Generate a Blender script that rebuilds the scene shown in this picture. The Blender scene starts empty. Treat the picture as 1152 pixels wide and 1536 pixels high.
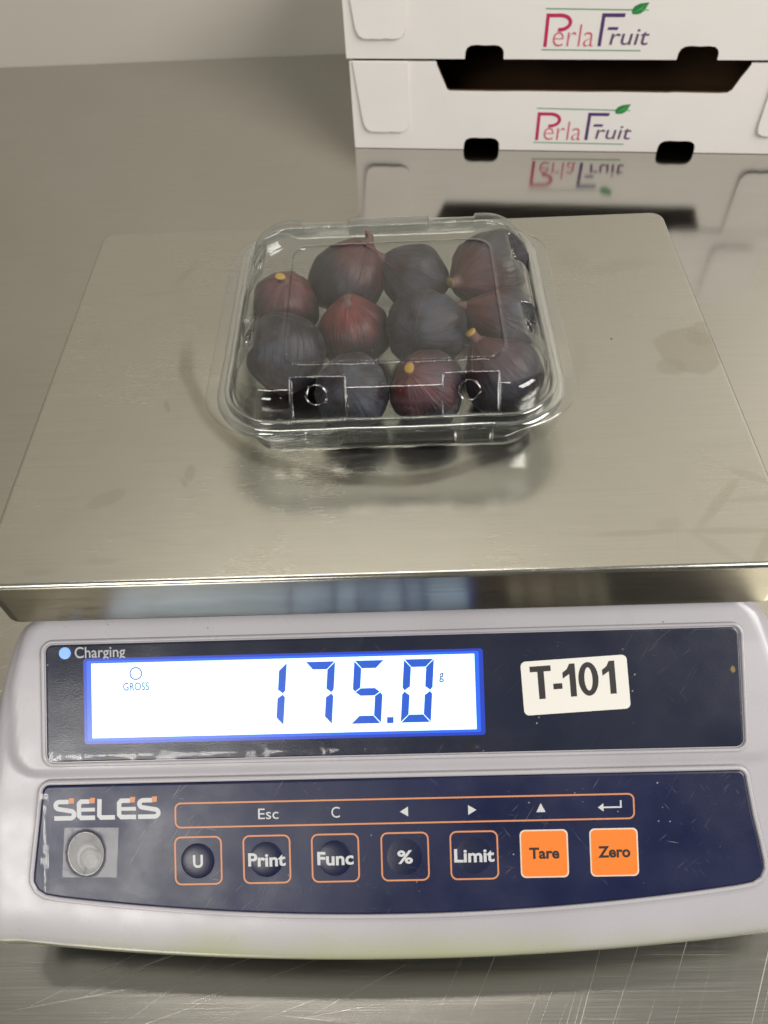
import bpy, bmesh, math, random
from mathutils import Vector, Matrix, noise
random.seed(7)
SC = bpy.context.scene
COL = SC.collection

# ------------------------------------------------------------------ camera
cam_d = bpy.data.cameras.new("camera")
cam = bpy.data.objects.new("camera", cam_d)
COL.objects.link(cam)
SC.camera = cam
cam_d.sensor_fit = 'VERTICAL'
cam_d.sensor_height = 24.0
cam_d.sensor_width = 18.0
cam_d.lens = 24.0 * 1150.0 / 1536.0
cam_d.clip_start = 0.01
cam_d.clip_end = 50.0
def rotvec(r):
    t = r.length
    return Matrix.Rotation(t, 3, r / t)
Rb = Matrix(((1, 0, 0), (0, 0, -1), (0, 1, 0)))
RV = rotvec(Vector((0.9186186919542018, 0.009270440257894983, -0.040384544490433945))) @ Rb
right, down, fwd = RV[0], RV[1], RV[2]
PLAT = 0.150                                   # height of the platter top above the table
cam_loc = Vector((0.0076094766850454834, -0.14880789035471453, 0.23285622274723175 + PLAT))
M3 = Matrix((right, -down, -fwd)).transposed()
cam.matrix_world = Matrix.Translation(cam_loc) @ M3.to_4x4()
cam_d.dof.use_dof = True
cam_d.dof.focus_distance = 0.345
cam_d.dof.aperture_fstop = 10.0

# ------------------------------------------------------------------ world, lamps, exposure
W = bpy.data.worlds.new("World")
SC.world = W
W.use_nodes = True
bg = W.node_tree.nodes['Background']
wt = W.node_tree
tc = wt.nodes.new('ShaderNodeTexCoord')
dot = wt.nodes.new('ShaderNodeVectorMath'); dot.operation = 'DOT_PRODUCT'
wt.links.new(tc.outputs['Generated'], dot.inputs[0])
dot.inputs[1].default_value = Vector((0.30, -0.78, 0.55)).normalized()
wr = wt.nodes.new('ShaderNodeMapRange'); wr.interpolation_type = 'SMOOTHSTEP'
wt.links.new(dot.outputs['Value'], wr.inputs[0])
wr.inputs[1].default_value = 0.45; wr.inputs[2].default_value = 0.98
wr.inputs[3].default_value = 0.0; wr.inputs[4].default_value = 1.0
wm = wt.nodes.new('ShaderNodeMix'); wm.data_type = 'RGBA'
wt.links.new(wr.outputs[0], wm.inputs[0])
wm.inputs[6].default_value = (0.300, 0.290, 0.262, 1)      # the room
wm.inputs[7].default_value = (0.085, 0.078, 0.068, 1)     # the dark side where the photographer stands
wt.links.new(wm.outputs[2], bg.inputs[0])
bg.inputs[1].default_value = 0.72

def area(name, loc, target, sx, sy, power, col):
    d = bpy.data.lights.new(name, 'AREA')
    d.shape = 'RECTANGLE'; d.size = sx; d.size_y = sy
    d.energy = power; d.color = col
    o = bpy.data.objects.new(name, d)
    COL.objects.link(o)
    o.location = loc
    dirv = Vector(target) - Vector(loc)
    o.rotation_euler = dirv.to_track_quat('-Z', 'Y').to_euler()
    return o
area("ceiling_tube_lamp", (-0.22, 0.46, 2.08), (-0.22, 0.44, 0), 1.15, 0.09, 9.0, (1.0, 0.95, 0.87))
area("rear_ceiling_lamp", (-1.12, -2.45, 1.62), (-0.05, 0.1, 0.1), 1.05, 0.75, 38.0, (1.0, 0.965, 0.91))
area("right_fill_light", (2.05, -0.85, 1.9), (0.1, 0.5, 0.1), 1.7, 1.3, 92.0, (1.0, 0.965, 0.92))  # added fill that brightens the cardboard tray fronts, no known fixture
SC.view_settings.view_transform = 'Standard'
SC.view_settings.look = 'None'
SC.view_settings.exposure = 0.22
SC.view_settings.gamma = 1.0
SC.render.engine = 'CYCLES'
cy = SC.cycles
cy.max_bounces = 14; cy.diffuse_bounces = 4; cy.glossy_bounces = 6
cy.transmission_bounces = 6; cy.transparent_max_bounces = 48
cy.use_denoising = True
cy.sample_clamp_indirect = 6.0
cy.caustics_reflective = False; cy.caustics_refractive = False

# ------------------------------------------------------------------ material helpers
def mat(name):
    m = bpy.data.materials.new(name); m.use_nodes = True
    nt = m.node_tree
    b = nt.nodes['Principled BSDF']
    return m, nt, b
def N(nt, t, **kw):
    n = nt.nodes.new(t)
    for k, v in kw.items():
        setattr(n, k, v)
    return n
def L(nt, a, b): nt.links.new(a, b)
def objco(nt):
    return N(nt, 'ShaderNodeTexCoord').outputs['Object']
def mapping(nt, src, scale=(1, 1, 1), rot=(0, 0, 0), loc=(0, 0, 0)):
    m = N(nt, 'ShaderNodeMapping'); L(nt, src, m.inputs[0])
    m.inputs['Location'].default_value = loc
    m.inputs['Rotation'].default_value = rot
    m.inputs['Scale'].default_value = scale
    return m.outputs[0]
def noisetex(nt, src, scale=5, detail=3, rough=.5, dist=0):
    n = N(nt, 'ShaderNodeTexNoise'); L(nt, src, n.inputs['Vector'])
    n.inputs['Scale'].default_value = scale; n.inputs['Detail'].default_value = detail
    n.inputs['Roughness'].default_value = rough; n.inputs['Distortion'].default_value = dist
    return n.outputs[0]
def ramp(nt, src, a, b, lo=0.0, hi=1.0, smooth=False):
    n = N(nt, 'ShaderNodeMapRange')
    if smooth: n.interpolation_type = 'SMOOTHSTEP'
    L(nt, src, n.inputs[0])
    n.inputs[1].default_value = a; n.inputs[2].default_value = b
    n.inputs[3].default_value = lo; n.inputs[4].default_value = hi
    return n.outputs[0]
def math_(nt, op, a, b=None, clamp=False):
    n = N(nt, 'ShaderNodeMath', operation=op, use_clamp=clamp)
    for i, x in enumerate((a, b)):
        if x is None: continue
        if isinstance(x, (int, float)): n.inputs[i].default_value = x
        else: L(nt, x, n.inputs[i])
    return n.outputs[0]
def mix(nt, fac, a, b, blend='MIX'):
    n = N(nt, 'ShaderNodeMix', data_type='RGBA', blend_type=blend)
    if isinstance(fac, (int, float)): n.inputs[0].default_value = fac
    else: L(nt, fac, n.inputs[0])
    for i, x in ((6, a), (7, b)):
        if isinstance(x, tuple): n.inputs[i].default_value = (*x[:3], 1)
        else: L(nt, x, n.inputs[i])
    return n.outputs[2]
def bump(nt, h, strength, dist, normal=None):
    n = N(nt, 'ShaderNodeBump'); L(nt, h, n.inputs['Height'])
    n.inputs['Strength'].default_value = strength; n.inputs['Distance'].default_value = dist
    if normal is not None: L(nt, normal, n.inputs['Normal'])
    return n.outputs[0]
def sep(nt, src):
    n = N(nt, 'ShaderNodeSeparateXYZ'); L(nt, src, n.inputs[0]); return n.outputs
def plain(name, col, rough=.5, metal=0.0, spec=.5, coat=0.0):
    m, nt, b = mat(name)
    b.inputs['Base Color'].default_value = (*col, 1)
    b.inputs['Roughness'].default_value = rough
    b.inputs['Metallic'].default_value = metal
    b.inputs['Specular IOR Level'].default_value = spec
    b.inputs['Coat Weight'].default_value = coat
    return m
def glow(name, col, strength):
    m, nt, b = mat(name)
    b.inputs['Base Color'].default_value = (0.02, 0.02, 0.03, 1)
    b.inputs['Emission Color'].default_value = (*col, 1)
    b.inputs['Emission Strength'].default_value = strength
    b.inputs['Roughness'].default_value = .25
    return m
def scratches(nt, co, ang, along, across, lo, hi, off=0.0):
    v = mapping(nt, co, scale=(1, 1, 1), rot=(0, 0, ang), loc=(off, off * .7, off * .3))
    v = mapping(nt, v, scale=(along, across, 1))
    return ramp(nt, noisetex(nt, v, 1.0, 1.0, .4), lo, hi)
def blob(nt, co, cx, cy, rx, ry, rot=0.0, soft=.3, wob=.35, wscale=60):
    """a mask that is 1 inside a wobbly ellipse of the surface (a stain)"""
    v = mapping(nt, co, loc=(-cx, -cy, 0))
    v = mapping(nt, v, rot=(0, 0, -rot))
    s = sep(nt, v)
    x = math_(nt, 'DIVIDE', s[0], rx); y = math_(nt, 'DIVIDE', s[1], ry)
    d = math_(nt, 'SQRT', math_(nt, 'ADD', math_(nt, 'MULTIPLY', x, x), math_(nt, 'MULTIPLY', y, y)))
    n = math_(nt, 'MULTIPLY', math_(nt, 'SUBTRACT', noisetex(nt, co, wscale, 4, .6), .5), wob * 2)
    d = math_(nt, 'ADD', d, n)
    return ramp(nt, d, 1.0 - soft, 1.0 + soft * .3, 1.0, 0.0, True)

# ------------------------------------------------------------------ materials
def make_platter_steel():
    m, nt, b = mat("brushed_platter_steel")
    co = mapping(nt, objco(nt), loc=(0, .10, 0))
    st = noisetex(nt, mapping(nt, co, (18, 2600, 300)), 1.0, 3, .6)
    st2 = noisetex(nt, mapping(nt, co, (60, 900, 200)), 1.0, 3, .6)
    cloud = noisetex(nt, mapping(nt, co, (1, 1.3, 1)), 14, 5, .6)
    mott = noisetex(nt, co, 55, 4, .65)
    c = mix(nt, ramp(nt, st, .3, .7), (0.465, 0.458, 0.415), (0.525, 0.518, 0.472))
    c = mix(nt, ramp(nt, cloud, .42, .72, 0, .38), c, (0.46, 0.44, 0.38))
    c = mix(nt, ramp(nt, mott, .55, .75, 0, .16), c, (0.40, 0.385, 0.33))
    dark = (0.385, 0.365, 0.305)
    # drip stains near the right and front right
    for (cx, cy, rx, ry, rot, k, soft) in [
        (.1375, .115, .016, .015, .9, .62, .12), (.127, .1045, .007, .006, 0, .45, .2),
        (.150, .127, .014, .008, .5, .55, .15),
        (.127, .029, .0024, .019, -.75, .50, .5), (.093, .0158, .020, .0016, .03, .50, .6),
        (.128, .0155, .022, .0018, -.02, .45, .5), (.141, .030, .013, .0018, .05, .42, .5),
        (.136, .006, .0022, .014, -.6, .45, .5), (.121, .008, .0022, .014, .8, .30, .6),
        (.1425, .041, .010, .0028, -.5, .42, .5), (.106, .019, .006, .0045, .3, .35, .6),
        (-.0778, .052, .0025, .0052, .1, .62, .3), (-.0795, .047, .0012, .003, .5, .6, .3),
        (-.0935, .0905, .0012, .0045, .35, .55, .3), (-.109, .040, .008, .004, .5, .40, .2),
        (-.099, .186, .003, .013, -.4, .30, .6), (-.113, .170, .012, .0018, .05, .25, .6),
        (.118, .178, .022, .006, .25, .25, .5), (.096, .185, .010, .012, .2, .22, .6),
        (-.105, .010, .010, .0018, .05, .35, .6), (-.128, .006, .007, .0015, .0, .35, .6),
        (-.031, .0475, .0035, .0012, .1, .45, .5), (-.022, .0455, .004, .0014, .4, .5, .5)]:
        c = mix(nt, math_(nt, 'MULTIPLY', blob(nt, co, cx, cy, rx, ry, rot, soft), k * .85), c, dark)
    # the darker ring with slight relief and paler mottling inside, round the punnet
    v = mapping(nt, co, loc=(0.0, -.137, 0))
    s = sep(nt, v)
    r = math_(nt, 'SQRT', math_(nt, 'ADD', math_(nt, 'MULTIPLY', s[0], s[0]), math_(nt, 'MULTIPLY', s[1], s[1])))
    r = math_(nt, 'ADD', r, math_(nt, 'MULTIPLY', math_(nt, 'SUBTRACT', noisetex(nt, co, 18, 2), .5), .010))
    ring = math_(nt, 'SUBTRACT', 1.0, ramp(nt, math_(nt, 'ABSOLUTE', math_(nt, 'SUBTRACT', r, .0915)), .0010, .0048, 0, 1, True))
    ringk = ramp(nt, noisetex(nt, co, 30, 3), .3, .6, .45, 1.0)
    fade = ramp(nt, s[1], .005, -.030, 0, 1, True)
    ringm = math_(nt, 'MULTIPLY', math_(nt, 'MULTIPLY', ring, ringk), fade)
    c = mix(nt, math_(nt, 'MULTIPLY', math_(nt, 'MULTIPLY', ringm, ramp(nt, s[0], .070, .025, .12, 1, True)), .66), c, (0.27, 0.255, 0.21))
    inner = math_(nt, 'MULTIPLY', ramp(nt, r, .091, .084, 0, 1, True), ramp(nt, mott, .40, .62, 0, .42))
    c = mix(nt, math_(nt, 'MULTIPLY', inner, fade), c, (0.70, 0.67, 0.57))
    # fine dirt specks
    vo = N(nt, 'ShaderNodeTexVoronoi'); L(nt, co, vo.inputs['Vector']); vo.inputs['Scale'].default_value = 75
    pick = noisetex(nt, co, 21, 2)
    sp = math_(nt, 'MULTIPLY', ramp(nt, vo.outputs['Distance'], .035, .05, 1, 0), ramp(nt, pick, .60, .61))
    c = mix(nt, math_(nt, 'MULTIPLY', sp, .85), c, (0.06, 0.05, 0.04))
    fs = None
    for (ang, al, ac, lo, hi, off) in [(.05, 20, 1600, .72, .80, .4), (1.2, 16, 1500, .75, .82, 2.2), (-.7, 14, 1500, .75, .82, 5.1), (1.75, 10, 1300, .76, .82, 7.7)]:
        q = scratches(nt, co, ang, al, ac, lo, hi, off)
        fs = q if fs is None else math_(nt, 'MAXIMUM', fs, q)
    fs = math_(nt, 'MULTIPLY', fs, ramp(nt, noisetex(nt, co, 16, 3), .42, .6, 0, .5))
    c = mix(nt, fs, c, (0.42, 0.40, 0.34))
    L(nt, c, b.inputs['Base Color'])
    b.inputs['Metallic'].default_value = 1.0
    ro = math_(nt, 'ADD', ramp(nt, st2, .3, .7, .17, .24), ramp(nt, cloud, .4, .7, 0, .08))
    L(nt, ro, b.inputs['Roughness'])
    n1 = bump(nt, st, .12, .00010)
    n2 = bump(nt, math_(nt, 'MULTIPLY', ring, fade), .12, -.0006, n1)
    L(nt, n2, b.inputs['Normal'])
    return m
def make_table_steel():
    m, nt, b = mat("worktop_steel")
    co = objco(nt)
    st = noisetex(nt, mapping(nt, co, (14, 1500, 1)), 1.0, 3, .6)
    cloud = noisetex(nt, co, 6, 4, .6)
    c = mix(nt, ramp(nt, st, .3, .7), (0.490, 0.475, 0.435), (0.560, 0.545, 0.502))
    c = mix(nt, ramp(nt, cloud, .4, .7, 0, .3), c, (0.46, 0.43, 0.365))
    s = sep(nt, co)
    near = ramp(nt, s[1], .02, -.08, 0, 1, True)
    lef = ramp(nt, s[0], .02, -.03, 0, 1, True)
    rgt = ramp(nt, s[0], -.01, .05, 0, 1, True)
    f = None
    for (ang, al, ac, lo, hi, off, k, msk) in [
        (-.42, 4.5, 950, .72, .80, .3, .8, lef), (-.58, 4, 800, .74, .82, 1.7, .9, lef), (-.14, 5, 1100, .73, .81, 2.9, .7, lef),
        (-.30, 7, 1600, .69, .79, 4.1, .5, lef), (-1.12, 6, 950, .72, .80, 6.7, .6, rgt), (-1.05, 8, 1600, .69, .79, 8.1, .5, rgt),
        (.02, 22, 1700, .66, .76, 3.3, .20, None), (.10, 8, 1900, .70, .80, 7.3, .25, lef)]:
        q = math_(nt, 'MULTIPLY', scratches(nt, co, ang, al, ac, lo, hi, off), k)
        if msk is not None: q = math_(nt, 'MULTIPLY', q, msk)
        f = q if f is None else math_(nt, 'MAXIMUM', f, q)
    f = math_(nt, 'MULTIPLY', f, near)
    c = mix(nt, math_(nt, 'MULTIPLY', f, .6), c, (0.85, 0.80, 0.69))
    L(nt, c, b.inputs['Base Color'])
    b.inputs['Metallic'].default_value = 1.0
    ro = math_(nt, 'ADD', ramp(nt, st, .3, .7, .095, .135), math_(nt, 'MULTIPLY', near, .10))
    ro = math_(nt, 'ADD', ro, math_(nt, 'MULTIPLY', f, .25))
    L(nt, ro, b.inputs['Roughness'])
    n1 = bump(nt, st, .10, .0001)
    n2 = bump(nt, f, .12, .0001, n1)
    L(nt, n2, b.inputs['Normal'])
    return m
def make_body_plastic():
    m, nt, b = mat("pale_grey_housing")
    co = objco(nt)
    s = sep(nt, co)
    c = mix(nt, ramp(nt, noisetex(nt, co, 30, 4), .35, .7), (0.350, 0.338, 0.362), (0.316, 0.304, 0.324))
    c = mix(nt, ramp(nt, noisetex(nt, co, 320, 2), .62, .72, 0, .10), c, (0.36, 0.33, 0.31))
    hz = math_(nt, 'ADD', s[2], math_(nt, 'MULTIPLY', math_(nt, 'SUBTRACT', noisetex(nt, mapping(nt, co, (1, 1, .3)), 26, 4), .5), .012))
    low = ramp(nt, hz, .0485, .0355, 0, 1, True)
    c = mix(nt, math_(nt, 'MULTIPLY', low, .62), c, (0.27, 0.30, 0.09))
    vo = N(nt, 'ShaderNodeTexVoronoi'); L(nt, co, vo.inputs['Vector']); vo.inputs['Scale'].default_value = 90
    sp = math_(nt, 'MULTIPLY', ramp(nt, vo.outputs['Distance'], .03, .045, 1, 0), ramp(nt, noisetex(nt, co, 17, 2), .58, .60))
    c = mix(nt, math_(nt, 'MULTIPLY', sp, .7), c, (0.08, 0.07, 0.07))
    L(nt, c, b.inputs['Base Color'])
    L(nt, ramp(nt, noisetex(nt, co, 60, 3), .3, .7, .24, .36), b.inputs['Roughness'])
    L(nt, bump(nt, noisetex(nt, co, 1400, 2), .10, .00015), b.inputs['Normal'])
    return m
def make_film(name, c1, c2, rlo, rhi, scr):
    m, nt, b = mat(name)
    co = objco(nt)
    s = sep(nt, co)
    c = mix(nt, ramp(nt, noisetex(nt, co, 22, 3), .3, .7), c1, c2)
    f = None
    for (ang, al, ac, lo, hi, off) in [(-.6, 60, 2200, .72, .78, .4), (-.9, 45, 2600, .73, .78, 1.9), (.15, 50, 1900, .74, .79, 3.1), (.8, 70, 2400, .74, .79, 4.6)]:
        q = scratches(nt, co, ang, al * 1.6, ac * 1.5, lo + .02, hi + .02, off)
        f = q if f is None else math_(nt, 'MAXIMUM', f, q)
    f = math_(nt, 'MULTIPLY', f, ramp(nt, noisetex(nt, co, 34, 3), .48, .62, 0, scr * .55))
    vo = N(nt, 'ShaderNodeTexVoronoi'); L(nt, co, vo.inputs['Vector']); vo.inputs['Scale'].default_value = 260
    sp = math_(nt, 'MULTIPLY', ramp(nt, vo.outputs['Distance'], .06, .10, 1, 0), ramp(nt, noisetex(nt, co, 70, 2), .58, .62, 0, .55))
    c = mix(nt, math_(nt, 'MAXIMUM', f, sp), c, (0.42, 0.42, 0.43))
    if name == "display_film":
        for (x, t, rx, ry) in [(-112, 50.3, .0016, .0010), (-105, 49.8, .0030, .0006), (-99, 49.9, .0012, .0006), (-27.5, 49.6, .0020, .0007), (31, 49.2, .0018, .0006), (133.5, 22.0, .0010, .0012)]:
            c = mix(nt, math_(nt, 'MULTIPLY', blob(nt, co, x / 1000, (-t * .8141) / 1000 - .10, rx, ry, 0, .4, .5, 900), .85), c, (0.030, 0.020, 0.012) if x < 100 else (0.20, 0.15, 0.06))
    L(nt, c, b.inputs['Base Color'])
    L(nt, ramp(nt, noisetex(nt, co, 45, 4), .3, .7, rlo, rhi), b.inputs['Roughness'])
    b.inputs['Specular IOR Level'].default_value = .36
    n1 = bump(nt, noisetex(nt, co, 1700, 2), .16, .0002)
    n2 = bump(nt, noisetex(nt, co, 38, 2), .25, .0012, n1)
    L(nt, n2, b.inputs['Normal'])
    return m
def make_clear(name, tint, f0, rough, power=4.0, wob=.35):
    m, nt, b = mat(name)
    nt.nodes.remove(b)
    out = nt.nodes['Material Output']
    co = objco(nt)
    lw = N(nt, 'ShaderNodeLayerWeight'); lw.inputs['Blend'].default_value = .5
    nm = bump(nt, noisetex(nt, co, 95, 2, .5, .4), wob, .0009)
    L(nt, nm, lw.inputs['Normal'])
    f = math_(nt, 'POWER', lw.outputs['Facing'], power)
    f = math_(nt, 'ADD', math_(nt, 'MULTIPLY', f, .80), f0, True)
    tr = N(nt, 'ShaderNodeBsdfTransparent')
    edge = math_(nt, 'POWER', lw.outputs['Facing'], 3.0)      # longer way through the sheet at a slant
    L(nt, mix(nt, edge, tint, tuple(q * .62 for q in tint)), tr.inputs[0])
    gl = N(nt, 'ShaderNodeBsdfGlossy'); gl.inputs['Roughness'].default_value = rough
    gl.inputs['Color'].default_value = (1, 1, 1, 1)
    L(nt, nm, gl.inputs['Normal'])
    mx = N(nt, 'ShaderNodeMixShader')
    L(nt, f, mx.inputs[0]); L(nt, tr.outputs[0], mx.inputs[1]); L(nt, gl.outputs[0], mx.inputs[2])
    L(nt, mx.outputs[0], out.inputs['Surface'])
    return m
def make_fig_skin(name, red, bloom, seed):
    """local +Z is the stem: red flush round the stem, waxy bloom in clouds, dark ribs"""
    m, nt, b = mat(name)
    co = objco(nt)
    cs = mapping(nt, co, loc=(seed, seed * .37, seed * .61))
    nv = N(nt, 'ShaderNodeVectorMath', operation='NORMALIZE'); L(nt, co, nv.inputs[0])
    s = sep(nt, nv.outputs[0])
    big = noisetex(nt, cs, 60, 4, .55)
    fib = noisetex(nt, mapping(nt, cs, (1, 1, .25)), 420, 3, .6)
    up = math_(nt, 'ADD', s[2], math_(nt, 'MULTIPLY', math_(nt, 'SUBTRACT', big, .5), 1.5))
    rf = math_(nt, 'MULTIPLY', ramp(nt, up, .05, 1.15, 0, 1, True), red)
    c = mix(nt, ramp(nt, noisetex(nt, cs, 120, 3), .3, .7), (0.008, 0.006, 0.009), (0.018, 0.010, 0.014))
    c = mix(nt, rf, c, (0.150, 0.019, 0.016))
    bl = math_(nt, 'MULTIPLY', ramp(nt, noisetex(nt, cs, 85, 5, .6), .38, .64), bloom)
    c = mix(nt, bl, c, (0.062, 0.070, 0.095))
    c = mix(nt, ramp(nt, fib, .55, .75, 0, .28), c, (0.060, 0.034, 0.036))
    phi = math_(nt, 'ARCTAN2', s[1], s[0])
    cv = N(nt, 'ShaderNodeCombineXYZ'); L(nt, math_(nt, 'MULTIPLY', phi, 5.5), cv.inputs[0]); L(nt, math_(nt, 'MULTIPLY', s[2], 1.1), cv.inputs[1]); cv.inputs[2].default_value = seed
    vein = noisetex(nt, cv.outputs[0], 1.6, 4, .6, .3)
    c = mix(nt, ramp(nt, vein, .50, .64, 0, .55), c, (0.010, 0.007, 0.010))
    c = mix(nt, ramp(nt, vein, .40, .30, 0, .35), c, (0.070, 0.040, 0.043))
    vo = N(nt, 'ShaderNodeTexVoronoi'); L(nt, cs, vo.inputs['Vector']); vo.inputs['Scale'].default_value = 330
    sp = math_(nt, 'MULTIPLY', ramp(nt, vo.outputs['Distance'], .10, .16, 1, 0), ramp(nt, noisetex(nt, cs, 150, 2), .62, .66, 0, .6))
    c = mix(nt, sp, c, (0.33, 0.25, 0.19))
    L(nt, c, b.inputs['Base Color'])
    L(nt, ramp(nt, bl, 0, .6, .38, .62), b.inputs['Roughness'])
    b.inputs['Specular IOR Level'].default_value = .35
    n1 = bump(nt, vein, .5, .0011)
    L(nt, bump(nt, fib, .10, .0005, n1), b.inputs['Normal'])
    return m
def make_card(name, c1, c2):
    m, nt, b = mat(name)
    co = objco(nt)
    flute = noisetex(nt, mapping(nt, co, (9, 160, 160)), 1.0, 2)
    c = mix(nt, ramp(nt, noisetex(nt, co, 20, 4), .3, .7), c1, c2)
    c = mix(nt, ramp(nt, noisetex(nt, co, 500, 2), .6, .75, 0, .12), c, tuple(x * .8 for x in c2))
    L(nt, c, b.inputs['Base Color'])
    b.inputs['Roughness'].default_value = .72
    b.inputs['Specular IOR Level'].default_value = .25
    n1 = bump(nt, noisetex(nt, mapping(nt, co, (6, 18, 18)), 1.0, 2), .12, .003)
    L(nt, bump(nt, flute, .10, .0005, n1), b.inputs['Normal'])
    return m
def make_wall():
    m, nt, b = mat("wall_panel_beige")
    co = objco(nt)
    c = mix(nt, ramp(nt, noisetex(nt, co, 4, 4), .3, .7), (0.50, 0.475, 0.41), (0.46, 0.435, 0.38))
    L(nt, c, b.inputs['Base Color'])
    b.inputs['Roughness'].default_value = .45
    L(nt, bump(nt, noisetex(nt, co, 600, 2), .08, .0004), b.inputs['Normal'])
    return m
def make_skirt_steel():
    m, nt, b = mat("platter_skirt_steel")
    co = objco(nt)
    st = noisetex(nt, mapping(nt, co, (14, 40, 900)), 1.0, 3, .6)
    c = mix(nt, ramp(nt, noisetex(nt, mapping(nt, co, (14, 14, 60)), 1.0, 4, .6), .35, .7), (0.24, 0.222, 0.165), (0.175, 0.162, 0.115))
    vo = N(nt, 'ShaderNodeTexVoronoi'); L(nt, co, vo.inputs['Vector']); vo.inputs['Scale'].default_value = 110
    sp = math_(nt, 'MULTIPLY', ramp(nt, vo.outputs['Distance'], .06, .09, 1, 0), ramp(nt, noisetex(nt, co, 24, 2), .60, .62))
    c = mix(nt, math_(nt, 'MULTIPLY', sp, .85), c, (0.03, 0.025, 0.02))
    L(nt, c, b.inputs['Base Color']); b.inputs['Metallic'].default_value = 1.0
    L(nt, ramp(nt, st, .3, .7, .27, .34), b.inputs['Roughness'])
    b.inputs['Anisotropic'].default_value = .62
    ge = N(nt, 'ShaderNodeNewGeometry')
    tg = N(nt, 'ShaderNodeVectorMath', operation='CROSS_PRODUCT')      # brushed along the skirt
    tg.inputs[0].default_value = (0, 0, 1); L(nt, ge.outputs['True Normal'], tg.inputs[1])
    L(nt, tg.outputs[0], b.inputs['Tangent'])
    b.inputs['Anisotropic Rotation'].default_value = .25
    L(nt, bump(nt, st, .12, .0001), b.inputs['Normal'])
    return m
M = dict(
    skirt=make_skirt_steel(),
    platter=make_platter_steel(), table=make_table_steel(), body=make_body_plastic(), wall=make_wall(),
    display=make_film("display_film", (0.014, 0.017, 0.031), (0.019, 0.022, 0.038), .16, .28, .35),
    keypad=make_film("keypad_film", (0.0055, 0.0085, 0.033), (0.0075, 0.0115, 0.045), .28, .44, .8),
    dome=make_film("keypad_dome_film", (0.005, 0.0075, 0.028), (0.007, 0.0095, 0.034), .28, .38, .3),
    lcd=glow("lcd_backlight", (0.43, 0.62, 1.0), 2.4),
    lcd_edge=glow("lcd_bloom_halo", (0.012, 0.13, 0.95), .95),  # camera bloom round the screen, imitated by glowing blue rims
    lcd_halo_outer=glow("lcd_bloom_halo_outer", (0.004, 0.050, 0.60), .75),
    seg=glow("lcd_segment", (0.006, 0.095, 0.60), .9),
    seg_thin=glow("lcd_thin_mark", (0.02, 0.10, 0.20), .45),
    led=glow("charging_led", (0.22, 0.42, 1.0), 1.1),
    print_grey=plain("pale_grey_print", (0.43, 0.44, 0.45), .45),
    print_mid=plain("mid_grey_print", (0.36, 0.36, 0.38), .4),
    print_orange=plain("orange_line_print", (0.48, 0.19, 0.08), .45),
    key_orange=plain("orange_key_film", (0.66, 0.165, 0.020), .40),
    key_border=plain("key_border_print", (0.58, 0.46, 0.37), .45),
    print_black=plain("black_print", (0.012, 0.011, 0.011), .45),
    sticker=plain("white_sticker", (0.58, 0.565, 0.525), .55),
    black=plain("black_rubber", (0.015, 0.015, 0.015), .6),
    under=plain("dark_base_plastic", (0.05, 0.05, 0.055), .5),
    level_cup=plain("level_cup", (0.030, 0.030, 0.029), .5),
    level_ring=plain("level_ring_dark", (0.03, 0.03, 0.03), .3),
    level_rim=plain("level_rim_pale", (0.34, 0.35, 0.34), .3),
    level_fluid=plain("level_fluid", (0.085, 0.085, 0.078), .35),
    film=make_clear("protective_film_plastic", (.96, .96, .97), .022, .15, 3.0, .05),
    tape=make_clear("clear_tape", (.76, .76, .78), .046, .34, 3.0, .45),
    lid=make_clear("clear_lid_plastic", (.955, .963, .963), .026, .045, 3.7, .16),
    lid_rim=make_clear("clear_lid_rim_plastic", (.90, .915, .915), .075, .10, 2.0, .20),
    tray=make_clear("clear_tray_plastic", (.94, .95, .95), .032, .06, 3.4, .16),
    rimring=make_clear("cut_plastic_edge", (.78, .79, .79), .22, .10, 2.0, .2),
    card=make_card("white_cardboard", (0.83, 0.80, 0.76), (0.80, 0.77, 0.73)),
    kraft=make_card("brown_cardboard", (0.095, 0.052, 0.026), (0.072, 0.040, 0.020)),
    logo_red=plain("logo_crimson", (0.50, 0.018, 0.10), .6),
    logo_pink=plain("logo_pink", (0.62, 0.13, 0.17), .6),
    logo_purple=plain("logo_purple", (0.075, 0.028, 0.14), .6),
    logo_plum=plain("logo_plum", (0.13, 0.060, 0.14), .6),
    logo_green=plain("logo_green", (0.06, 0.27, 0.11), .6),
    logo_leaf=plain("logo_leaf_green", (0.015, 0.20, 0.045), .6),
    logo_vein=plain("logo_leaf_vein", (0.10, 0.42, 0.13), .6),
    stem_tip=plain("fig_stem_cut", (0.40, 0.235, 0.045), .65),
    stem_brown=plain("fig_stem_brown", (0.10, 0.045, 0.04), .6),
    stem_green=plain("fig_stem_green", (0.22, 0.17, 0.05), .6),
)

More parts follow.
